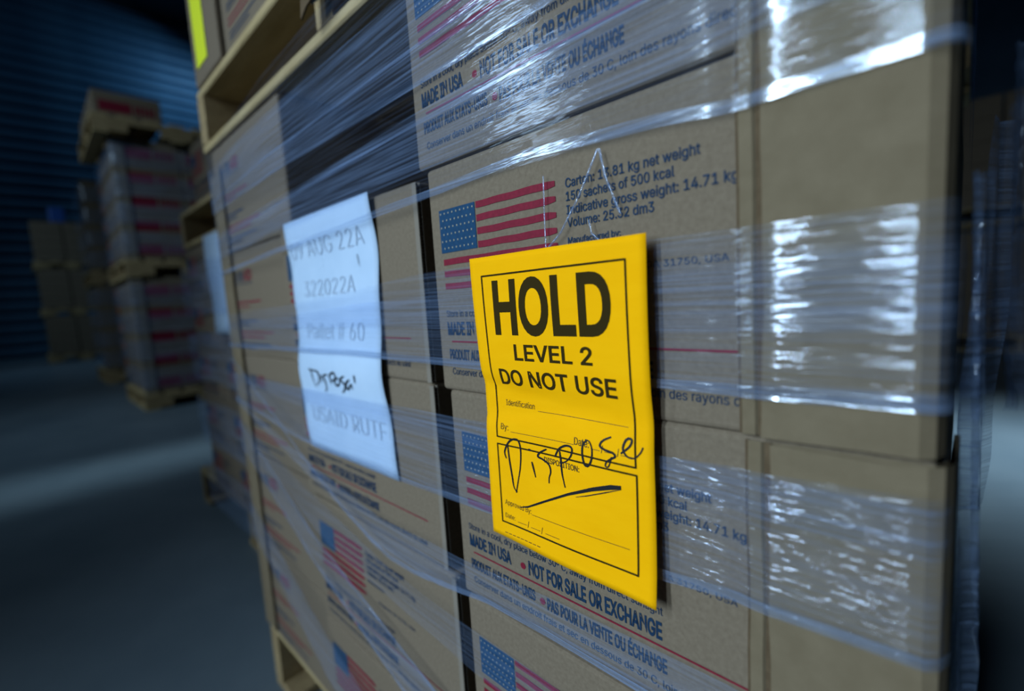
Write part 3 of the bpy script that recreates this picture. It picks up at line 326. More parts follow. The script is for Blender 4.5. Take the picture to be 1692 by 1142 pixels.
carton_line('Manufactured by:', .1264, .1635, .0405, .0036, carton_fn, 16)
carton_line('Fitzgerald, GA 31750, USA', .1480, .2225, .0600, .0036, carton_fn, 3)
carton_line('Store in a cool, dry place below 30\u00ba C, away from direct sunlight', 0, .1790, .0845, .0052, carton_fn, 2)
carton_line('MADE IN USA', 0, .0500, .0990, .0098, carton_fn, 26)
carton_line('NOT FOR SALE OR EXCHANGE', .0688, .1782, .1002, .0105, carton_fn, 26)
carton_line('PRODUIT AUX ETATS-UNIS', .0003, .0740, .1193, .0080, carton_fn, 22)
carton_line('PAS POUR LA VENTE OU \u00c9CHANGE', .0859, .1808, .1211, .0088, carton_fn, 26)
carton_line('Conserver dans un endroit frais et sec en dessous de 30 C, loin des rayons directs du soleil', .0024, .2698, .1319, .0054, carton_fn, 2)
rule = rect(MB(), .0042, .274, .1040, .1053, carton_fn)
rule_me = rule.mesh('printed_rule', M['red'])
def disc(u, v, r, fn=carton_fn, n=16): return MB().quad([fn(u + r * math.sin(a * 2 * math.pi / n), v - r * math.cos(a * 2 * math.pi / n)) for a in range(n)])
bul1 = disc(.0630, .0955, .0026).mesh('printed_dot', M['red']); bul2 = disc(.0815, .1165, .0026).mesh('printed_dot', M['red'])
# panel with the agency logo
def logo_ring():
    mb = MB(); rows = []
    for r in (.013, .0105):
        rows.append([carton_fn(.030 + r * math.cos(a * math.pi / 16), .012 + r * math.sin(a * math.pi / 16)) for a in range(33)])
    mb.grid(rows)
    mb.quad([carton_fn(.0235, .006), carton_fn(.0365, .006), carton_fn(.0365, .012), carton_fn(.030, .0195), carton_fn(.0235, .012)])
    return mb
lg = logo_ring(); text(lg, 'US', .050, .078, .0165, .0155, carton_fn, 26); text(lg, 'FROM THE AMERICAN PEOPLE', .050, .121, .0235, .0036, carton_fn, 3)
logo_blue_me = lg.mesh('logo_blue', M['blue'])
lr = MB(); text(lr, 'AID', .080, .121, .0165, .0155, carton_fn, 26); logo_red_me = lr.mesh('logo_red', M['red'])
lines = MB()
for (a, b, v, h) in ((.018, .150, .052, .0030), (.018, .095, .060, .0020)): rect(lines, a, b, v, v + h, carton_fn)
for (a, b, v, h) in ((.014, .190, .104, .0026), (.014, .150, .112, .0026)): rect(lines, a, b, v, v + h, carton_fn)
side_rule_me = lines.mesh('printed_rule', M['red'])
lb = MB()
for (a, b, v, h) in ((.014, .120, .084, .003), (.014, .085, .091, .0025), (.014, .170, .124, .0025), (.014, .10, .131, .0025)): rect(lb, a, b, v, v + h, carton_fn)
side_line_me = lb.mesh('printed_line', M['blue'])
# fluted edge of the carton flap, along the right front edge
fl = MB(); x0 = CW / 2 - .0045
nfl = 60
for i in range(nfl):
    z0 = .004 + (CH - .008) * i / nfl; z1 = .004 + (CH - .008) * (i + .55) / nfl
    fl.box(CW / 2 - .002, CW / 2 + .0012, -CDEP / 2 + .0002, -CDEP / 2 + .0030, z0, z1)
flute_me = fl.mesh('fluted_edge', M['kraft_dark'])
liner_me = MB().box(CW / 2 - .004, CW / 2 + .0022, -CDEP / 2 - .0012, -CDEP / 2 + .0002, .002, CH - .002).box(CW / 2 - .004, CW / 2 + .0022, -CDEP / 2 + .0030, -CDEP / 2 + .0042, .002, CH - .002).mesh('flap_liner', M['flute'])

def make_carton(label, loc, panel='flag', rz=0, group='cartons of the near stack', hs=1.0, flap=False, tilt=0):
    t = thing('shipping_carton', label, 'carton', loc, rz, group)
    t.scale = (1, 1, hs); t.rotation_euler = (0, tilt, rz)
    link('carton_body', body_me, t)
    if panel == 'flag':
        ca = link('flag_canton', canton_me, t); link('flag_stars', stars_me, ca)
        link('flag_stripes', stripes_me, t); 
        for lm in LETTERS: link('printed_lettering', lm, t)
        link('printed_rule', rule_me, t)
        link('printed_dot', bul1, t); link('printed_dot', bul2, t)
    elif panel == 'logo':
        link('logo_blue', logo_blue_me, t); link('logo_red', logo_red_me, t); link('printed_rule', side_rule_me, t); link('printed_line', side_line_me, t)
    if flap:
        fe = link('flap_liner', liner_me, t); link('fluted_edge', flute_me, fe)
    return t

ZL = [.864, .6825, .503, .321, .14]            # level bases, top to bottom
PZ = .14
# centre column: flag top-left offsets along X as measured
CX = [-.0108, 0.0, .0084, .0165, .0165]
LC = ['kraft carton above the HOLD-tag carton, crossed by streaky film', 'kraft carton behind the upper half of the yellow HOLD tag', 'kraft carton behind the lower half of the yellow HOLD tag',
      'kraft carton below the tag with its flag at the bottom edge', 'bottom carton under the tag column, resting on the pallet']
for i in range(5):
    sx = (.307, .313, .305, .302, .302)[i] / CW if i else 1.0
    c = make_carton(LC[i], ((-.0238, -.013, -.005, -.002, -.002)[i] + CW * sx / 2, CDEP / 2, ZL[i]), 'flag'); c.scale.x = sx
    if i < 5:
        make_carton('unprinted carton in the second row behind tag column, level %s from top' % ['first', 'second', 'third', 'fourth', 'fifth'][i], (-.013 + CW / 2 - .012, CDEP * 1.5 + .012, ZL[i]), None, group='second row cartons')
SX = [-.3525 + .0, -.3430, -.3280, -.328]
LS = ['kraft carton behind the upper part of the white pallet sheet', 'kraft carton behind the bottom of the white pallet sheet', 'kraft carton with a small flag below the white sheet', 'bottom carton under the white sheet column, on the pallet']
for i in range(4):
    xr = (-.042, -.040, -.030, -.030)[i]
    make_carton(LS[i], (xr - CW / 2, .009 + CDEP / 2, ZL[i + 1]), 'flag', flap=True)
LT = ['topmost logo carton at the left end, open dark gap beside it', 'logo carton at the left end just left of white sheet top', 'logo carton at the left end just left of white sheet bottom', 'logo carton at the left end, second from the pallet', 'logo carton at the left end standing on the pallet']
for i in range(5):
    make_carton(LT[i], (-.672 + CW / 2 + (0, 0, .004, .002, .003)[i], .026 + CDEP / 2, ZL[i]), 'logo')
make_carton('dark unprinted carton deep inside the gap behind the film', (-.20, 1.10, .864), None, group='second row cartons')
make_carton('dark unprinted carton deep in gap beside left logo carton', (-.515, 1.12, .864), None, group='second row cartons')
for i in range(1, 5):
    pass

pallet('wooden pallet carrying the near film-wrapped carton stack', -.69, .30, .03, 1.0, 0, .14, bottom='y')

# corner boards
def angle_board(name, label, z0, z1, right=True):
    t = thing(name, label, 'corner board', (.30 if right else -.668, 0, z0), 0, 'corner boards of the near stack')
    h = z1 - z0
    if right:
        a = MB(); n = 24; rows = []
        for i in range(n + 1):
            z = h * i / n; e = .0015 * noise.noise(Vector((1.3, z0, z * 30)))
            prof = [(-.0625 + e, -.0008), (-.0620 + e, -.0042), (-.02, -.0046), (-.006, -.0040), (-.001, -.0010), (.0015, .006), (.0025, .05), (.0005, .05), (-.0005, .008), (-.004, -.0008)]
            rows.append([(p[0], p[1] + .0004 * noise.noise(Vector((p[0] * 60, z * 20, 3))), z + (.002 * noise.noise(Vector((p[0] * 60, 1.7, z0))) if i in (0, n) else 0)) for p in prof + prof[:1]])
        a.grid(rows)
        a.obj('board_panel', M['kraft_tan'], t, smooth=False)
        b = MB(); rows = []
        for i in range(n + 1):
            z = h * i / n; e = .0008 * noise.noise(Vector((5.3, z0, z * 25)))
            rows.append([(-.0722 + e, -.0002, z), (-.0719 + e, -.0026, z), (-.0660 + e, -.0030, z), (-.0642 + e, -.0012, z)])
        b.grid(rows); b.obj('folded_hem', M['kraft_tan'], t)
        MB().grid([[(-.0736 + .0008 * noise.noise(Vector((5.3, z0, q * 25))), -.0012, q), (-.0720 + .0008 * noise.noise(Vector((5.3, z0, q * 25))), -.0024, q)] for q in [h * i / n for i in range(n + 1)]]).obj('hem_shade_strip', M['kraft_dark'], t)  # dark strips paint in the shade lines on both sides of the hem
        MB().grid([[(-.0646 + .0008 * noise.noise(Vector((5.3, z0, q * 25))), -.0024, q), (-.0622 + .0015 * noise.noise(Vector((1.3, z0, q * 30))), -.0026, q)] for q in [h * i / n for i in range(n + 1)]]).obj('hem_shade_strip', M['kraft_dark'], t)
    else:
        MB().box(-.003, .046, .0205, .0240, 0, h).obj('board_panel', M['kraft_tan'], t, bevel=.001, seg=1)
        MB().box(-.006, -.003, .0205, .066, 0, h).obj('side_panel', M['kraft_tan'], t, bevel=.001, seg=1)
    return t
angle_board('corner_board', 'plain kraft corner board, upper piece right of the tag', .6845, 1.040)
lo_board = angle_board('corner_board', 'plain kraft corner board, lower piece right of the tag', .15, .6815); lo_board.location.x += .003
angle_board('corner_board', 'narrow tan corner board at the left end of near stack', .15, 1.0, False)

# ---------------------------------------------------------------- white pallet sheet
def pfn(X, Z, off=0.0):
    k = (.866 - Z) / .29
    y = .0055 + .0022 * math.sin(k * 9.0 + X * 6) - .0012 * math.sin(k * 21 + 1) - .0014 * max(0, (X + .15)) * 20
    sh = .006 * math.sin(k * 7 + .6) * (.4 + .6 * k)
    return (X + sh * .6, min(y, .0075) - off, Z)
ps = thing('paper_sheet', 'white printed sheet reading Pallet # 60 under the film', 'paper', (-.218, .006, .576))
def sub(o): o.matrix_parent_inverse = Matrix.Translation(-o.parent.location); return o
rows = [[pfn(-.324 + .212 * j / 16, .576 + .290 * i / 40) for j in range(17)] for i in range(41)]
s1 = sub(MB().grid(rows).obj('sheet', M['paper'], ps, smooth=True)); md = s1.modifiers.new('thick', 'SOLIDIFY'); md.thickness = .0003
pf = lambda u, v: pfn(u, -v, .0008)
sub(text(MB(), '09 AUG 22A', -.3136, -.1352, -.8195, .0200, pf, -12, ml=.005).obj('printed_lettering', M['paper_ink'], ps))
sub(text(MB(), '322022A', -.2890, -.1614, -.7725, .0190, pf, -12, ml=.005).obj('printed_lettering', M['paper_ink'], ps))
sub(text(MB(), 'Pallet # 60', -.2925, -.1480, -.7205, .0200, pf, -12, ml=.005).obj('printed_lettering', M['paper_ink'], ps))
sub(text(MB(), 'USAID RUTF', -.2987, -.1245, -.6150, .0205, pf, -12, ml=.005).obj('printed_lettering', M['paper_ink'], ps))
DSP = {'D': [(-0.2904, 0.6821), (-0.2839, 0.6802), (-0.2808, 0.6712), (-0.2746, 0.6603)], 'D2': [(-0.2889, 0.6815), (-0.2656, 0.6803), (-0.2616, 0.6716), (-0.2698, 0.663)], 'i': [(-0.2562, 0.6776), (-0.2561, 0.6676)], 's': [(-0.2388, 0.6789), (-0.2491, 0.6759), (-0.2458, 0.6695), (-0.2451, 0.6619), (-0.2502, 0.6569)], 'p': [(-0.2328, 0.6782), (-0.2295, 0.6676)], 'p2': [(-0.2344, 0.677), (-0.2216, 0.6823), (-0.2175, 0.6762), (-0.2288, 0.671)], 'o': [(-0.2136, 0.6775), (-0.2203, 0.6717), (-0.216, 0.6667), (-0.2082, 0.6716), (-0.2127, 0.6776)], 's2': [(-0.1956, 0.6799), (-0.2053, 0.675), (-0.1956, 0.6696), (-0.2016, 0.6617), (-0.2063, 0.6602)], 'a': [(-0.1836, 0.6768), (-0.1932, 0.6708), (-0.1902, 0.6649), (-0.1804, 0.6719), (-0.1796, 0.6659)], 'l': [(-0.1709, 0.6828), (-0.1707, 0.6738)], 'tick': [(-.152, .8113), (-.1494, .7986)]}
for k, l in DSP.items():
    hw = MB(); stroke(hw, [(a, -b) for a, b in l], .0021 if k != 'tick' else .0010, lambda u, v: pfn(u, -v, .0011))
    sub(hw.obj('marker_stroke', M['marker'], ps))

# ---------------------------------------------------------------- yellow tag
def tfn(u, v, off=0.0):      # mm in, m out
    k = min(1, max(0, v / 140)); k = k * k * (3 - 2 * k); lf = 1 - u / 140
    y = -10.5 + lf * 5.0 * k + (5.2 * lf + 1.6) * math.exp(-((v - 103) / 13) ** 2) - 1.2 * math.sin(v / 210 * math.pi * 2.2 + .4) * (.4 + .6 * (1 - lf)) + .5 * math.sin(u / 17 + v / 31)
    if v > 190: y -= (v - 190) * .06 * (1 - lf)
    return ((44.5 + u) / 1000, min(y, -3.6) / 1000 - off, (786.8 - v) / 1000)
tg = thing('hold_tag', 'bright yellow paper tag printed HOLD LEVEL 2 DO NOT USE', 'tag', (.1145, -.01, .576))
rows = [[tfn(140 * j / 28, 210.5 * i / 56) for j in range(29)] for i in range(57)]
sh_ = sub(MB().grid(rows).obj('tag_sheet', M['yellow'], tg, smooth=True)); md = sh_.modifiers.new('thick', 'SOLIDIFY'); md.thickness = .00025; md.offset = 1
def tf(u, v): return tfn(u, v, .00035)
def tl(u, v): return tfn(u, v, .00045)
def bar(mb, u0, v0, u1, v1, wd, fn=tf, n=24):
    d = Vector((u1 - u0, v1 - v0)); d.normalize(); nx, ny = -d.y * wd / 2, d.x * wd / 2
    mb.grid([[fn(u0 + (u1 - u0) * i / n + nx, v0 + (v1 - v0) * i / n + ny), fn(u0 + (u1 - u0) * i / n - nx, v0 + (v1 - v0) * i / n - ny)] for i in range(n + 1)])
for (a, b, c, d) in ((11.5, 13.4, 127.2, 12.4), (127.4, 12, 128.6, 130.4), (128.9, 130, 11.6, 131.8), (11.9, 132.2, 11.4, 13)): bd = MB(); bar(bd, a, b, c, d, 1.15); sub(bd.obj('printed_border', M['ink_brown'], tg))
for (a, b, c, d) in ((11.6, 137.4, 129.2, 134.6), (129.0, 134.2, 128.4, 195.4), (128.8, 195, 11.3, 198.2), (11.7, 198.6, 11.6, 137)): bd = MB(); bar(bd, a, b, c, d, 1.15); sub(bd.obj('printed_border', M['ink_brown'], tg))
sub(text(MB(), 'HOLD', 21.5, 117.5, 53.6, 34.8, tf, 24, ml=2.5).obj('heading_lettering', M['ink_brown'], tg))
sub(text(MB(), 'LEVEL 2', 38.5, 102.6, 72.4, 10.6, tf, 16, ml=2.5).obj('heading_lettering', M['ink_brown'], tg))
sub(text(MB(), 'DO NOT USE', 20.5, 118.4, 91.0, 11.0, tf, 16, ml=2.5).obj('heading_lettering', M['ink_brown'], tg))
sub(text(MB(), 'Identification', 21.5, 49.0, 107.4, 4.4, tf, -6, ml=2.5).obj('form_lettering', M['ink'], tg))
sub(text(MB(), 'By:', 16.5, 24.0, 125.6, 4.6, tf, -6, ml=2.5).obj('form_lettering', M['ink'], tg))
sub(text(MB(), 'Date:', 84.2, 95.7, 124.8, 4.8, tf, 0, ml=2.5).obj('form_lettering', M['ink'], tg))
sub(text(MB(), 'DISPOSITION:', 57.5, 87.5, 142.4, 3.9, tf, 5, ml=2.5).obj('form_lettering', M['ink'], tg))
sub(text(MB(), 'Approved By:', 16.0, 42.6, 183.6, 3.9, tf, -6, ml=2.5).obj('form_lettering', M['ink'], tg))
sub(text(MB(), 'Date:', 15.5, 25.5, 194.0, 3.6, tf, -6, ml=2.5).obj('form_lettering', M['ink'], tg))
for (a, b, c, d) in ((52, 108.2, 124, 107.4), (26.5, 126.2, 83.7, 125.0), (97.5, 125, 104, 124.9), (107.5, 124.9, 115.5, 124.7), (119, 124.6, 127, 124.4), (106.2, 121, 105.2, 126), (117.6, 121, 116.6, 126),
                     (43, 184.0, 123, 181), (28.5, 194, 37.5, 193.6), (42, 193.7, 51, 193.4), (56, 193.4, 69, 193), (39.8, 190, 38.8, 195), (53.4, 190, 52.4, 195)): ln = MB(); bar(ln, a, b, c, d, .32, tf, 10); sub(ln.obj('form_line', M['ink'], tg))
ln = MB()
for q in range(9): bar(ln, 14 + q * 4.2, 206.4 - q * .15, 17.0 + q * 4.2, 206.3 - q * .15, .5, tf, 2)
tag(sub(ln.obj('fine_print', M['ink'], tg)), kind='stuff')
ST = {'D': [(23.9, 147.3), (22.7, 142.2), (27.1, 134.6), (32.8, 131.1), (37.2, 132.0), (38.6, 139.1), (37.2, 151.2), (33.9, 163.8), (31.9, 171.6)], 'D2': [(26.2, 137.0), (26.9, 147.4), (28.5, 159.1), (29.8, 167.9), (32.9, 170.9)],
 'i': [(48.5, 144.6), (50.0, 149.8), (51.4, 155.2)], 'idot': [(46.0, 136.2), (48.6, 136.3)], 's': [(62.4, 132.8), (56.5, 136.3), (54.4, 139.5), (58.8, 140.7), (63.9, 143.2), (65.3, 147.7), (63.8, 152.3), (63.5, 156.3)],
 'p': [(73.7, 131.5), (74.5, 137.5), (75.2, 146.8), (77.4, 155.6)], 'p2': [(69.5, 136.5), (73.3, 130.3), (79.3, 126.9), (83.7, 127.6), (83.2, 132.4), (79.4, 137.1), (75.2, 139.4)],
 'o': [(95.9, 120.2), (92.8, 123.3), (92.1, 129.9), (93.6, 136.1), (96.6, 136.1), (99.1, 131.1), (99.4, 124.7), (97.4, 120.6), (94.4, 120.2)], 's2': [(113.1, 115.0), (107.6, 118.1), (105.3, 121.7), (108.8, 123.5), (114.3, 124.3), (115.8, 126.2), (113.0, 128.2), (109.8, 130.8), (109.0, 133.4), (111.1, 133.3), (113.5, 126.9)],
 'e': [(119.7, 123.5), (125.1, 118.6), (126.8, 114.8), (125.3, 113.6), (122.7, 115.5), (121.1, 120.6), (123.6, 124.3), (128.1, 124.6), (132.0, 120.8), (133.7, 117.2)]}
for k, l in ST.items(): sub(stroke(MB(), [(a - 4.5 * (1 - a / 140), b) for a, b in l], 1.25, tl).obj('marker_stroke', M['marker'], tg))
def wedge(pts):
    P = [(a - 4.5 * (1 - a / 140), b, c) for a, b, c in pts]
    wr = MB(); wr.grid([[tl(a, b - c / 2), tl(a, b + c / 2)] for a, b, c in P]); sub(wr.obj('marker_stroke', M['marker'], tg))
wedge([(35.4, 181.6, .6), (43, 179.1, 1.4), (58.4, 170.7, 1.6), (79.6, 159.4, 1.8), (98.8, 150.8, 2.6), (112, 146.0, 3.2), (119, 144.4, 2.4)])
wedge([(86.0, 159.4, .3), (95, 156.0, .7), (108, 150.4, .8), (119, 145.6, .3)])

# ---------------------------------------------------------------- stretch film of the near stack
def film_y(X):
    if X > .237: return -.0058
    if X > .224: return -.0026 - (X - .224) / .013 * .0032
    if X > -.015: return -.0026
    if X > -.345: return -.0026 + (-.015 - X) / .33 * .0040
    return .0014 + (-.345 - X) / .327 * .0166
def path(n=150):
    P = [(.3045, .40), (.3040, .20), (.3042, .05), (.3035, .004)]
    P += [(.3015, -.0035)]
    for i in range(n + 1):
        X = .298 - (.298 + .672) * i / n; P.append((X, film_y(X)))
    P += [(-.678, .026), (-.679, .06), (-.679, .30)]
    return P
PATH = path()
def interp(tab, X):
    if X >= tab[0][0]:
        a, b = tab[0], tab[1]
    elif X <= tab[-1][0]:
        a, b = tab[-2], tab[-1]
    else:
        for a, b in zip(tab, tab[1:]):
            if b[0] <= X <= a[0]: break
    return a[1] + (b[1] - a[1]) * (X - a[0]) / (b[0] - a[0])
film = thing('stretch_film', 'clear stretch film wound in bands around the near carton stack', 'stretch film', (-.19, 0, .14))
def fsub(o): o.matrix_parent_inverse = Matrix.Translation((.19, 0, -.14)); return o
def pleat(X, z, seed, amp):
    m = .55 + 1.3 * max(0, noise.noise(Vector((X * 4.1, z * 22, seed * 1.7))) + .2)
    return amp * noise.noise(Vector((X * 4, z * 80, seed * 3.1))) + (.00027 * noise.noise(Vector((X * 6, z * 380, seed * 2.3))) + .00013 * noise.noise(Vector((X * 9, z * 760, seed)))) * m + .00016 * noise.noise(Vector((X * 42, z * 90, seed * 5.1))) * m
def band(top, bot, mat, seed, rows=12, out=0.0, amp=.0005, name='film_band'):
    mb = MB(); R = []
    hgt = max(interp(top, x) - interp(bot, x) for x in (.29, 0, -.3, -.6)); rows = max(6, int(hgt / .00115))
    for i in range(rows + 1):
        k = i / rows; r = []
        for (X, Y) in PATH:
            z1 = interp(top, X); z0 = interp(bot, X); z = z0 + (z1 - z0) * k
            edge = .0016 * noise.noise(Vector((X * 9, seed, k * 2))) if i in (0, rows) else 0
            d = pleat(X + Y * 3 if X > .299 else X, z, seed, amp) - .2 * amp - out
            if X > .2995: r.append((X - d * (1 if Y > -.002 else .5), Y + (d * .3 if Y < .01 else 0), z + edge))
            else: r.append((X, Y + d, z + edge))
        R.append(r)
    mb.grid(R)
    return fsub(mb.obj(name, M[mat], film, smooth=True))
def rope(cen, hh, mat, seed, out=.0012, name='gathered_edge'):
    top = [(x, z + hh / 2) for x, z in cen]; bot = [(x, z - hh / 2) for x, z in cen]
    return band(top, bot, mat, seed, 7, out, .0010, name)
T = lambda *a: list(a)
band(T((.30, 1.07), (-.67, 1.04)), T((.30, .842), (-.67, .842)), 'clear', 1, 26)
band(T((.30, .994), (-.28, 1.004), (-.67, 1.01)), T((.30, .925), (-.305, .934), (-.67, .94)), 'film2', 2, 14, .0006)
band(T((.30, .918), (-.267, .900), (-.67, .895)), T((.30, .866), (-.279, .860), (-.67, .856)), 'film2', 3, 10, .0010)
rope(T((.30, .839), (.23, .838), (.19, .843), (.10, .848), (-.02, .843), (-.295, .837), (-.67, .83)), .0062, 'rope', 4)
rope(T((.30, .960), (-.02, .955), (-.67, .955)), .0030, 'rope', 44)
rope(T((.30, .932), (-.02, .928), (-.67, .938)), .0034, 'rope', 45)
rope(T((.30, .903), (-.02, .900), (-.67, .885)), .0030, 'rope', 46)
# middle bands
band(T((.30, .784), (-.019, .782), (-.287, .766), (-.67, .755)), T((.30, .706), (-.276, .706), (-.67, .70)), 'film', 5, 14)
band(T((.30, .770), (-.019, .766), (-.287, .752), (-.67, .74)), T((.30, .735), (-.276, .735), (-.67, .73)), 'film', 55, 6, .0008)
rope(T((.30, .7065), (.23, .7060), (.10, .7065), (-.09, .708), (-.276, .707), (-.67, .70)), .0062, 'rope', 6)
band(T((.30, .669), (.186, .665), (-.019, .661), (-.28, .656), (-.67, .65)), T((.30, .600), (.046, .593), (-.098, .587), (-.28, .585), (-.67, .60)), 'crinkled', 7, 14)
band(T((.30, .667), (-.019, .659), (-.67, .648)), T((.30, .645), (-.019, .640), (-.67, .630)), 'film', 57, 5, .0008)
rope(T((.30, .601), (.235, .599), (.184, .593), (.046, .592), (-.098, .586), (-.28, .583), (-.67, .60)), .0062, 'rope', 8)
band(T((.30, .546), (.094, .541), (-.013, .534), (-.143, .530), (-.67, .60)), T((.30, .506), (.092, .508), (.03, .506), (-.03, .497), (-.08, .490), (-.126, .489), (-.17, .497), (-.22, .510), (-.30, .530), (-.67, .59)), 'film2', 9, 9)
rope(T((.30, .510), (.092, .512), (.03, .510), (-.03, .500), (-.08, .493), (-.126, .492), (-.17, .500), (-.22, .514), (-.30, .544), (-.42, .590), (-.547, .634), (-.67, .675)), .0050, 'rope', 10)
band(T((.30, .47), (.09, .47), (-.13, .475), (-.275, .50), (-.67, .56)), T((.30, .42), (.0, .43), (-.30, .45), (-.67, .55)), 'film', 11, 8)
band(T((.30, .27), (-.076, .378), (-.316, .442), (-.531, .514), (-.67, .55)), T((.30, .20), (-.2, .358), (-.496, .453), (-.603, .487), (-.67, .51)), 'film2', 12, 8)
rope(T((.30, .20), (-.2, .362), (-.496, .455), (-.603, .489), (-.67, .51)), .0055, 'rope', 13)
rope(T((.30, .27), (-.076, .378), (-.316, .442), (-.531, .514), (-.67, .55)), .0035, 'rope', 63)
band(T((.30, .13), (-.2, .26), (-.67, .40)), T((.30, .02), (-.2, .18), (-.67, .33)), 'film2', 14, 8)
band(T((.30, .0), (-.2, .13), (-.67, .27)), T((.30, -.05), (-.2, .05), (-.67, .16)), 'film', 15, 8) if False else None
# twisted loose strands hanging in the clear gap
st = MB()
for pts, r in (([(.153, -.0040, .838), (.140, -.0050, .815), (.124, -.0044, .795), (.113, -.004, .787)], .0006), ([(.154, -.004, .838), (.158, -.0055, .822), (.163, -.0045, .808), (.166, -.004, .800)], .0007),
               ([(.112, -.0035, .832), (.111, -.0035, .800), (.111, -.0035, .780)], .0004), ([(.145, -.004, .800), (.147, -.005, .792), (.154, -.004, .785)], .0005)):
    st.tube(pts, r)
fsub(st.obj('loose_strand', M['rope'], film, smooth=True))
# crumpled edge and tails on the right-hand side
def crumple(pts, wd, seed, mat='rope', amp=.006, n=8):
    mb = MB(); R = []
    for i, p in enumerate(pts):
        r = []
        for j in range(n + 1):
            k = j / n - .5; q = Vector((p[0] * 40, p[2] * 15 + j * .4, seed))
            r.append((p[0] + amp * noise.noise(q) + wd * k * .35, p[1] + wd * k + amp * noise.noise(q + Vector((9, 3, 1))), p[2] + amp * .6 * noise.noise(q + Vector((2, 8, 5)))))
        R.append(r)
    mb.grid(R); return fsub(mb.obj('film_tail', M[mat], film, smooth=True))
def poly(a, b, n): return [tuple(a[i] + (b[i] - a[i]) * k / n for i in range(3)) for k in range(n + 1)]
crumple(poly((.309, .05, .46), (.310, .06, .80), 60), .018, 3.1)
crumple(poly((.310, .12, .62), (.318, .16, .84), 40), .03, 5.2)
crumple(poly((.312, .10, .40), (.309, .06, .52), 30), .03, 7.7, 'filmdim', .012)
crumple(poly((.335, .55, .70), (.352, .62, 1.02), 50), .05, 2.4, 'filmdim', .02)
crumple(poly((.352, .75, .66), (.372, .80, .98), 50), .07, 8.8, 'filmdim', .03)
crumple(poly((.345, .40, .62), (.340, .45, .74), 30), .05, 1.8, 'filmdim', .02)

# ---------------------------------------------------------------- second-tier pallet on the near stack
pallet('wooden pallet lying on top of the near carton stack', -.70, .30, .022, 1.0, 1.048, .105)
u1 = make_carton('narrow upper carton with a yellow label, top left of near stack', (-.612, .02 + CDEP / 2, 1.154), None, group='cartons on the upper pallet', hs=1.1); u1.scale.x = .46
u2 = make_carton('upper printed carton beside the yellow-labelled one', (-.376, .026 + CDEP / 2, 1.154), 'logo', group='cartons on the upper pallet')
yl = MB().box(-.03, .03, -.0006, 0, 0, .15).obj('paper_label', M['label_yellow']); yl.location = (-.632, .0195, 1.180); tag(yl, 'bright yellow label stuck on the narrow upper carton', 'label')
sc1 = MB().grid([[(-.014 + .004 * math.sin(i * .8), -.002 - .006 * math.sin(i * .55), -.012 * i), (.014, -.004 * math.sin(i * .7), -.012 * i)] for i in range(7)]).obj('card_scrap', M['paper'])
sc1.location = (-.185, .012, 1.15); tag(sc1, 'small white torn scrap hanging at the upper pallet edge', 'scrap')
md = sc1.modifiers.new('t', 'SOLIDIFY'); md.thickness = .0006
sc2 = MB().grid([[(-.06 + .02 * k, -.010 - .004 * math.sin(k * .9 + .4), -.11 + .004 * k), (-.05 + .02 * k, -.004 - .004 * math.sin(k * .8), .02 + .01 * math.sin(k))] for k in range(8)]).obj('card_sheet', M['kraft_dark'])
sc2.location = (-.150, .014, 1.172); tag(sc2, 'dark bent cardboard sheet hanging from the upper pallet', 'cardboard')
md = sc2.modifiers.new('t', 'SOLIDIFY'); md.thickness = .002

# ---------------------------------------------------------------- next stack along the row
GN = 'cartons of the neighbouring stack'
cols = [('left', -1.635), ('middle', -1.318)]
lv = ['top', 'second', 'third', 'fourth', 'bottom']
for cn, x0 in cols:
    for i in range(5):
        make_carton('%s carton in the %s column of the neighbouring stack' % (lv[i], cn), (x0 + CW / 2, .17 + CDEP / 2, .14 + (4 - i) * .168), 'flag', group=GN, hs=.925)
for i in range(5):
    make_carton('%s carton in the hidden right column of the neighbouring stack' % lv[i], (-1.001 + CW / 2, .17 + CDEP / 2, .14 + (4 - i) * .168), None, group=GN, hs=.925)
pallet('floor pallet of the neighbouring stack, block ends showing', -1.93, -.715, .185, 1.05, 0, .14, bottom='y')
pallet('pallet between the two tiers of the neighbouring stack', -1.62, -.72, .165, 1.05, .983, .115)
for i, nm in enumerate(('left', 'right')):
    make_carton('%s carton on the upper tier of the neighbouring stack' % nm, (-1.46 + .157 + i * .32, .18 + CDEP / 2, 1.099), 'flag', group=GN)
np_ = MB().grid([[(-1.345 + .105 * j, .160 + .003 * math.sin(i * .6 + j), .70 + .029 * i) for j in range(3)] for i in range(11)]).obj('paper_sheet', M['paper'], smooth=True)
tag(np_, 'blank-looking white sheet on the neighbouring stack left of corner board', 'paper'); md = np_.modifiers.new('t', 'SOLIDIFY'); md.thickness = .0004
def wrap(label, x0, x1, y0, y1, z0, z1, seed, mat='filmdim'):
    t = thing('stretch_film', label, 'stretch film', ((x0 + x1) / 2, (y0 + y1) / 2, z0), 0, 'stretch film on other stacks')
    P = []
    for i in range(21): P.append((x0 + (x1 - x0) * i / 20, y0))
    for i in range(1, 16): P.append((x1, y0 + (y1 - y0) * i / 15))
    for k in range(4):
        a = z0 + (z1 - z0) * k / 4; b = z0 + (z1 - z0) * (k + .72) / 4
        R = [[(x + .008 * noise.noise(Vector((x * 7, y * 7, z * 9 + seed))), y - .006 - .008 * noise.noise(Vector((x * 6, z * 40, seed + y * 7))), z + .02 * noise.noise(Vector((x * 3, y * 3, seed + k)))) for (x, y) in P] for z in [a + (b - a) * q / 6 for q in range(7)]]
        o = MB().grid(R).obj('film_band', M[mat], t, smooth=True); o.matrix_parent_inverse = Matrix.Translation(-t.location)
    return t
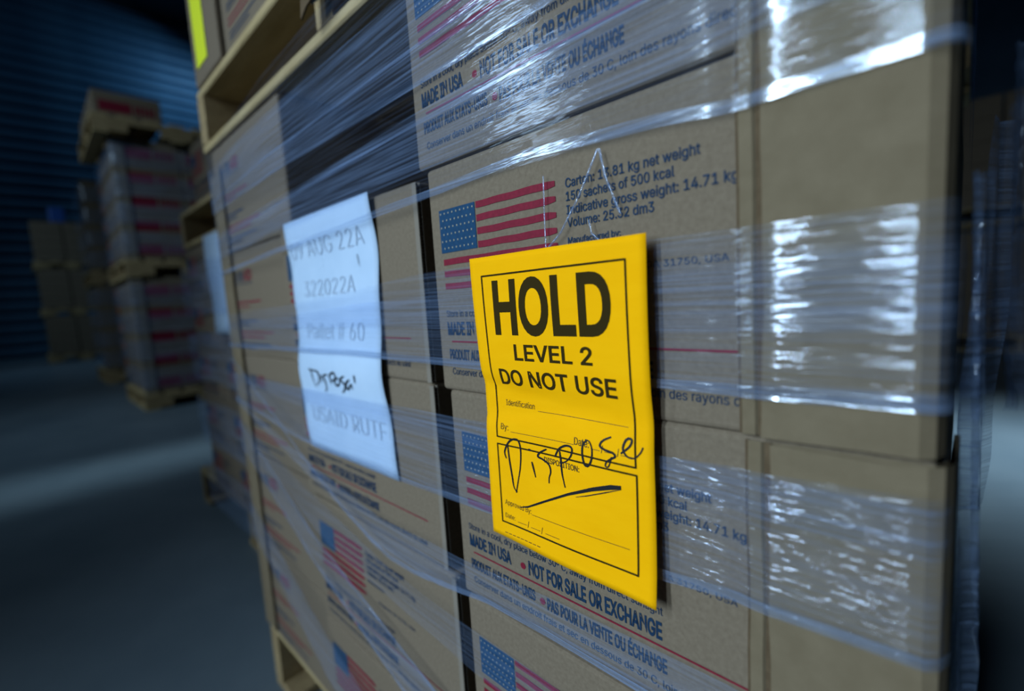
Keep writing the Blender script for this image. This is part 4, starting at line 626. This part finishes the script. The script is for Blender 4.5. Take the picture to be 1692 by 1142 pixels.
wrap('clear film around the neighbouring stack behind the corner board', -1.645, -.680, .155, .95, .10, .98, 3)

# ---------------------------------------------------------------- far stacks at the end of the row
FY, FX, FH = .43, .47, .190
def ffn(u, v): return (FX / 2 + .001, -FY / 2 + u, FH - v)
far_body = MB().box(-FX / 2, FX / 2, -FY / 2, FY / 2, .001, FH - .002).mesh('carton_body', M['kraft'], bevel=.005, seg=1)
far_lid = MB().box(-FX / 2 - .004, FX / 2 + .0045, -FY / 2 - .004, FY / 2 + .004, FH - .045, FH).mesh('carton_lid', M['kraft'], bevel=.004, seg=1)
far_bar = rect(MB(), .035, .235, .070, .150, ffn).mesh('red_bar', M['red'])
far_let = []
for k in range(5): far_let.append(rect(MB(), .255 + k * .028, .273 + k * .028, .075, .145, ffn).mesh('red_letter', M['red']))
def far_carton(label, loc, group, printed=True, rz=0):
    t = thing('striped_carton', label, 'carton', loc, rz, group)
    link('carton_body', far_body, t)
    if printed:
        link('red_bar', far_bar, t)
        for m_ in far_let: link('red_letter', m_, t)
    return t
ords = ['lowest', 'second lowest', 'middle', 'second highest', 'highest']
def far_stack(nm, x1, y0, tiers, rows=5, group=None):
    z = 0
    for ti, tn in enumerate(tiers):
        pallet('%s pallet of the %s' % (tn, nm), x1 - 1.0, x1 + .02, y0 - .02, y0 + .92, z, .14, 7)
        z += .14
        for r in range(rows):
            for c, cn in enumerate(('left', 'right')):
                far_carton('%s %s-hand carton, %s tier of the %s' % (ords[r], cn, tn, nm), (x1 - FX / 2, y0 + .015 + FY / 2 + c * (FY + .01), z + r * FH), group)
            far_carton('%s rear carton, %s tier of the %s' % (ords[r], tn, nm), (x1 - FX * 1.5 - .012, y0 + .015 + FY / 2, z + r * FH), group, False)
        # edge post at the near left corner
        p = thing('edge_post', 'pale cardboard edge post, %s tier of the %s' % (tn, nm), 'edge post', (x1, y0, z), 0, 'edge posts of far stacks')
        MB().box(.004, .008, .0, .075, 0, rows * FH).obj('front_panel', M['flute'], p); MB().box(-.07, .008, -.004, 0, 0, rows * FH).obj('side_panel', M['flute'], p)
        wrap('film around the %s tier of the %s' % (tn, nm), x1 - .95, x1 + .02, y0 - .005, y0 + .9, z + .05, z + rows * FH, ti * 2.3 + x1)
        z += rows * FH + .002
    return z
zt = far_stack('first far striped stack', -4.50, .38, ('floor', 'upper'), 5, 'striped cartons of the first far stack')
pallet('overhanging top pallet of the first far striped stack', -5.5, -4.44, .28, 1.36, zt, .14)
far_carton('single striped carton on the top pallet, left', (-4.50 - FX / 2, .31 + FY / 2, zt + .14), 'striped cartons of the first far stack')
far_carton('plain carton behind the single striped carton on top', (-4.50 - FX * 1.6, .31 + FY / 2, zt + .14), 'striped cartons of the first far stack', False)
def orange_stack(nm, x1, y0, tiers, rows, group):
    z = 0
    for ti, tn in enumerate(tiers):
        pallet('%s pallet of the %s' % (tn, nm), x1 - 1.0, x1 + .02, y0 - .02, y0 + .92, z, .15, 6)
        z += .15
        for r in range(rows):
            t = far_carton('%s carton with orange mark, %s tier of the %s' % (ords[r], tn, nm), (x1 - FX / 2, y0 + .015 + FY / 2, z + r * FH * 1.1), group, False); t.scale.z = 1.1
            rect(MB(), .16, .26, .06, .15, ffn).obj('orange_mark', M['orange'], t)
        p = thing('edge_post', 'tan edge post, %s tier of the %s' % (tn, nm), 'edge post', (x1, y0, z), 0, 'edge posts of far stacks')
        MB().box(.004, .008, .0, .12, 0, rows * FH * 1.1).obj('front_panel', M['kraft_tan'], p)
        wrap('film around the %s tier of the %s' % (tn, nm), x1 - .95, x1 + .02, y0 - .005, y0 + .9, z + .05, z + rows * FH * 1.1, ti * 2.3 + x1)
        z += rows * FH * 1.1 + .002
    return z
orange_stack('orange-marked stack behind it', -7.1, .38, ('floor', 'upper'), 5, 'orange-marked cartons')
zf = 0
for ti, tn in enumerate(('floor', 'middle', 'top')):
    pallet('%s pallet of the farthest dim stack' % tn, -13.6, -12.5, 0.0, 1.1, zf, .15, 5); zf += .15
    for r in range(4):
        for c, cn in enumerate(('left', 'right')):
            far_carton('%s %s-hand carton, %s tier of the farthest dim stack' % (ords[r], cn, tn), (-12.52 - FX / 2, .04 + FY / 2 + c * (FY + .02), zf + r * FH), 'cartons of the farthest stack', False)
    zf += 4 * FH + .002
bx = MB().box(-.12, .12, -.12, .12, 0, .30).obj('plastic_tub', M['blue_tarp'], bevel=.03); bx.location = (-12.75, .45, zf); tag(bx, 'blue plastic tub on top of the farthest dim stack', 'tub')

# ---------------------------------------------------------------- stack beyond the right-hand aisle
for ti, tn in enumerate(('floor', 'upper')):
    pallet('%s pallet of the dark stack behind right aisle' % tn, 0.05, 1.25, 5.6, 6.6, ti * 1.12, .14, 6)
    for r in range(5):
        for c, cn in enumerate(('left', 'right')):
            make_carton('%s %s-hand carton, %s tier of the dark stack behind right aisle' % (ords[r], cn, tn), (.32 + c * .33, 5.62 + CDEP / 2, ti * 1.12 + .14 + r * .183), None, group='cartons of the dark right stack')
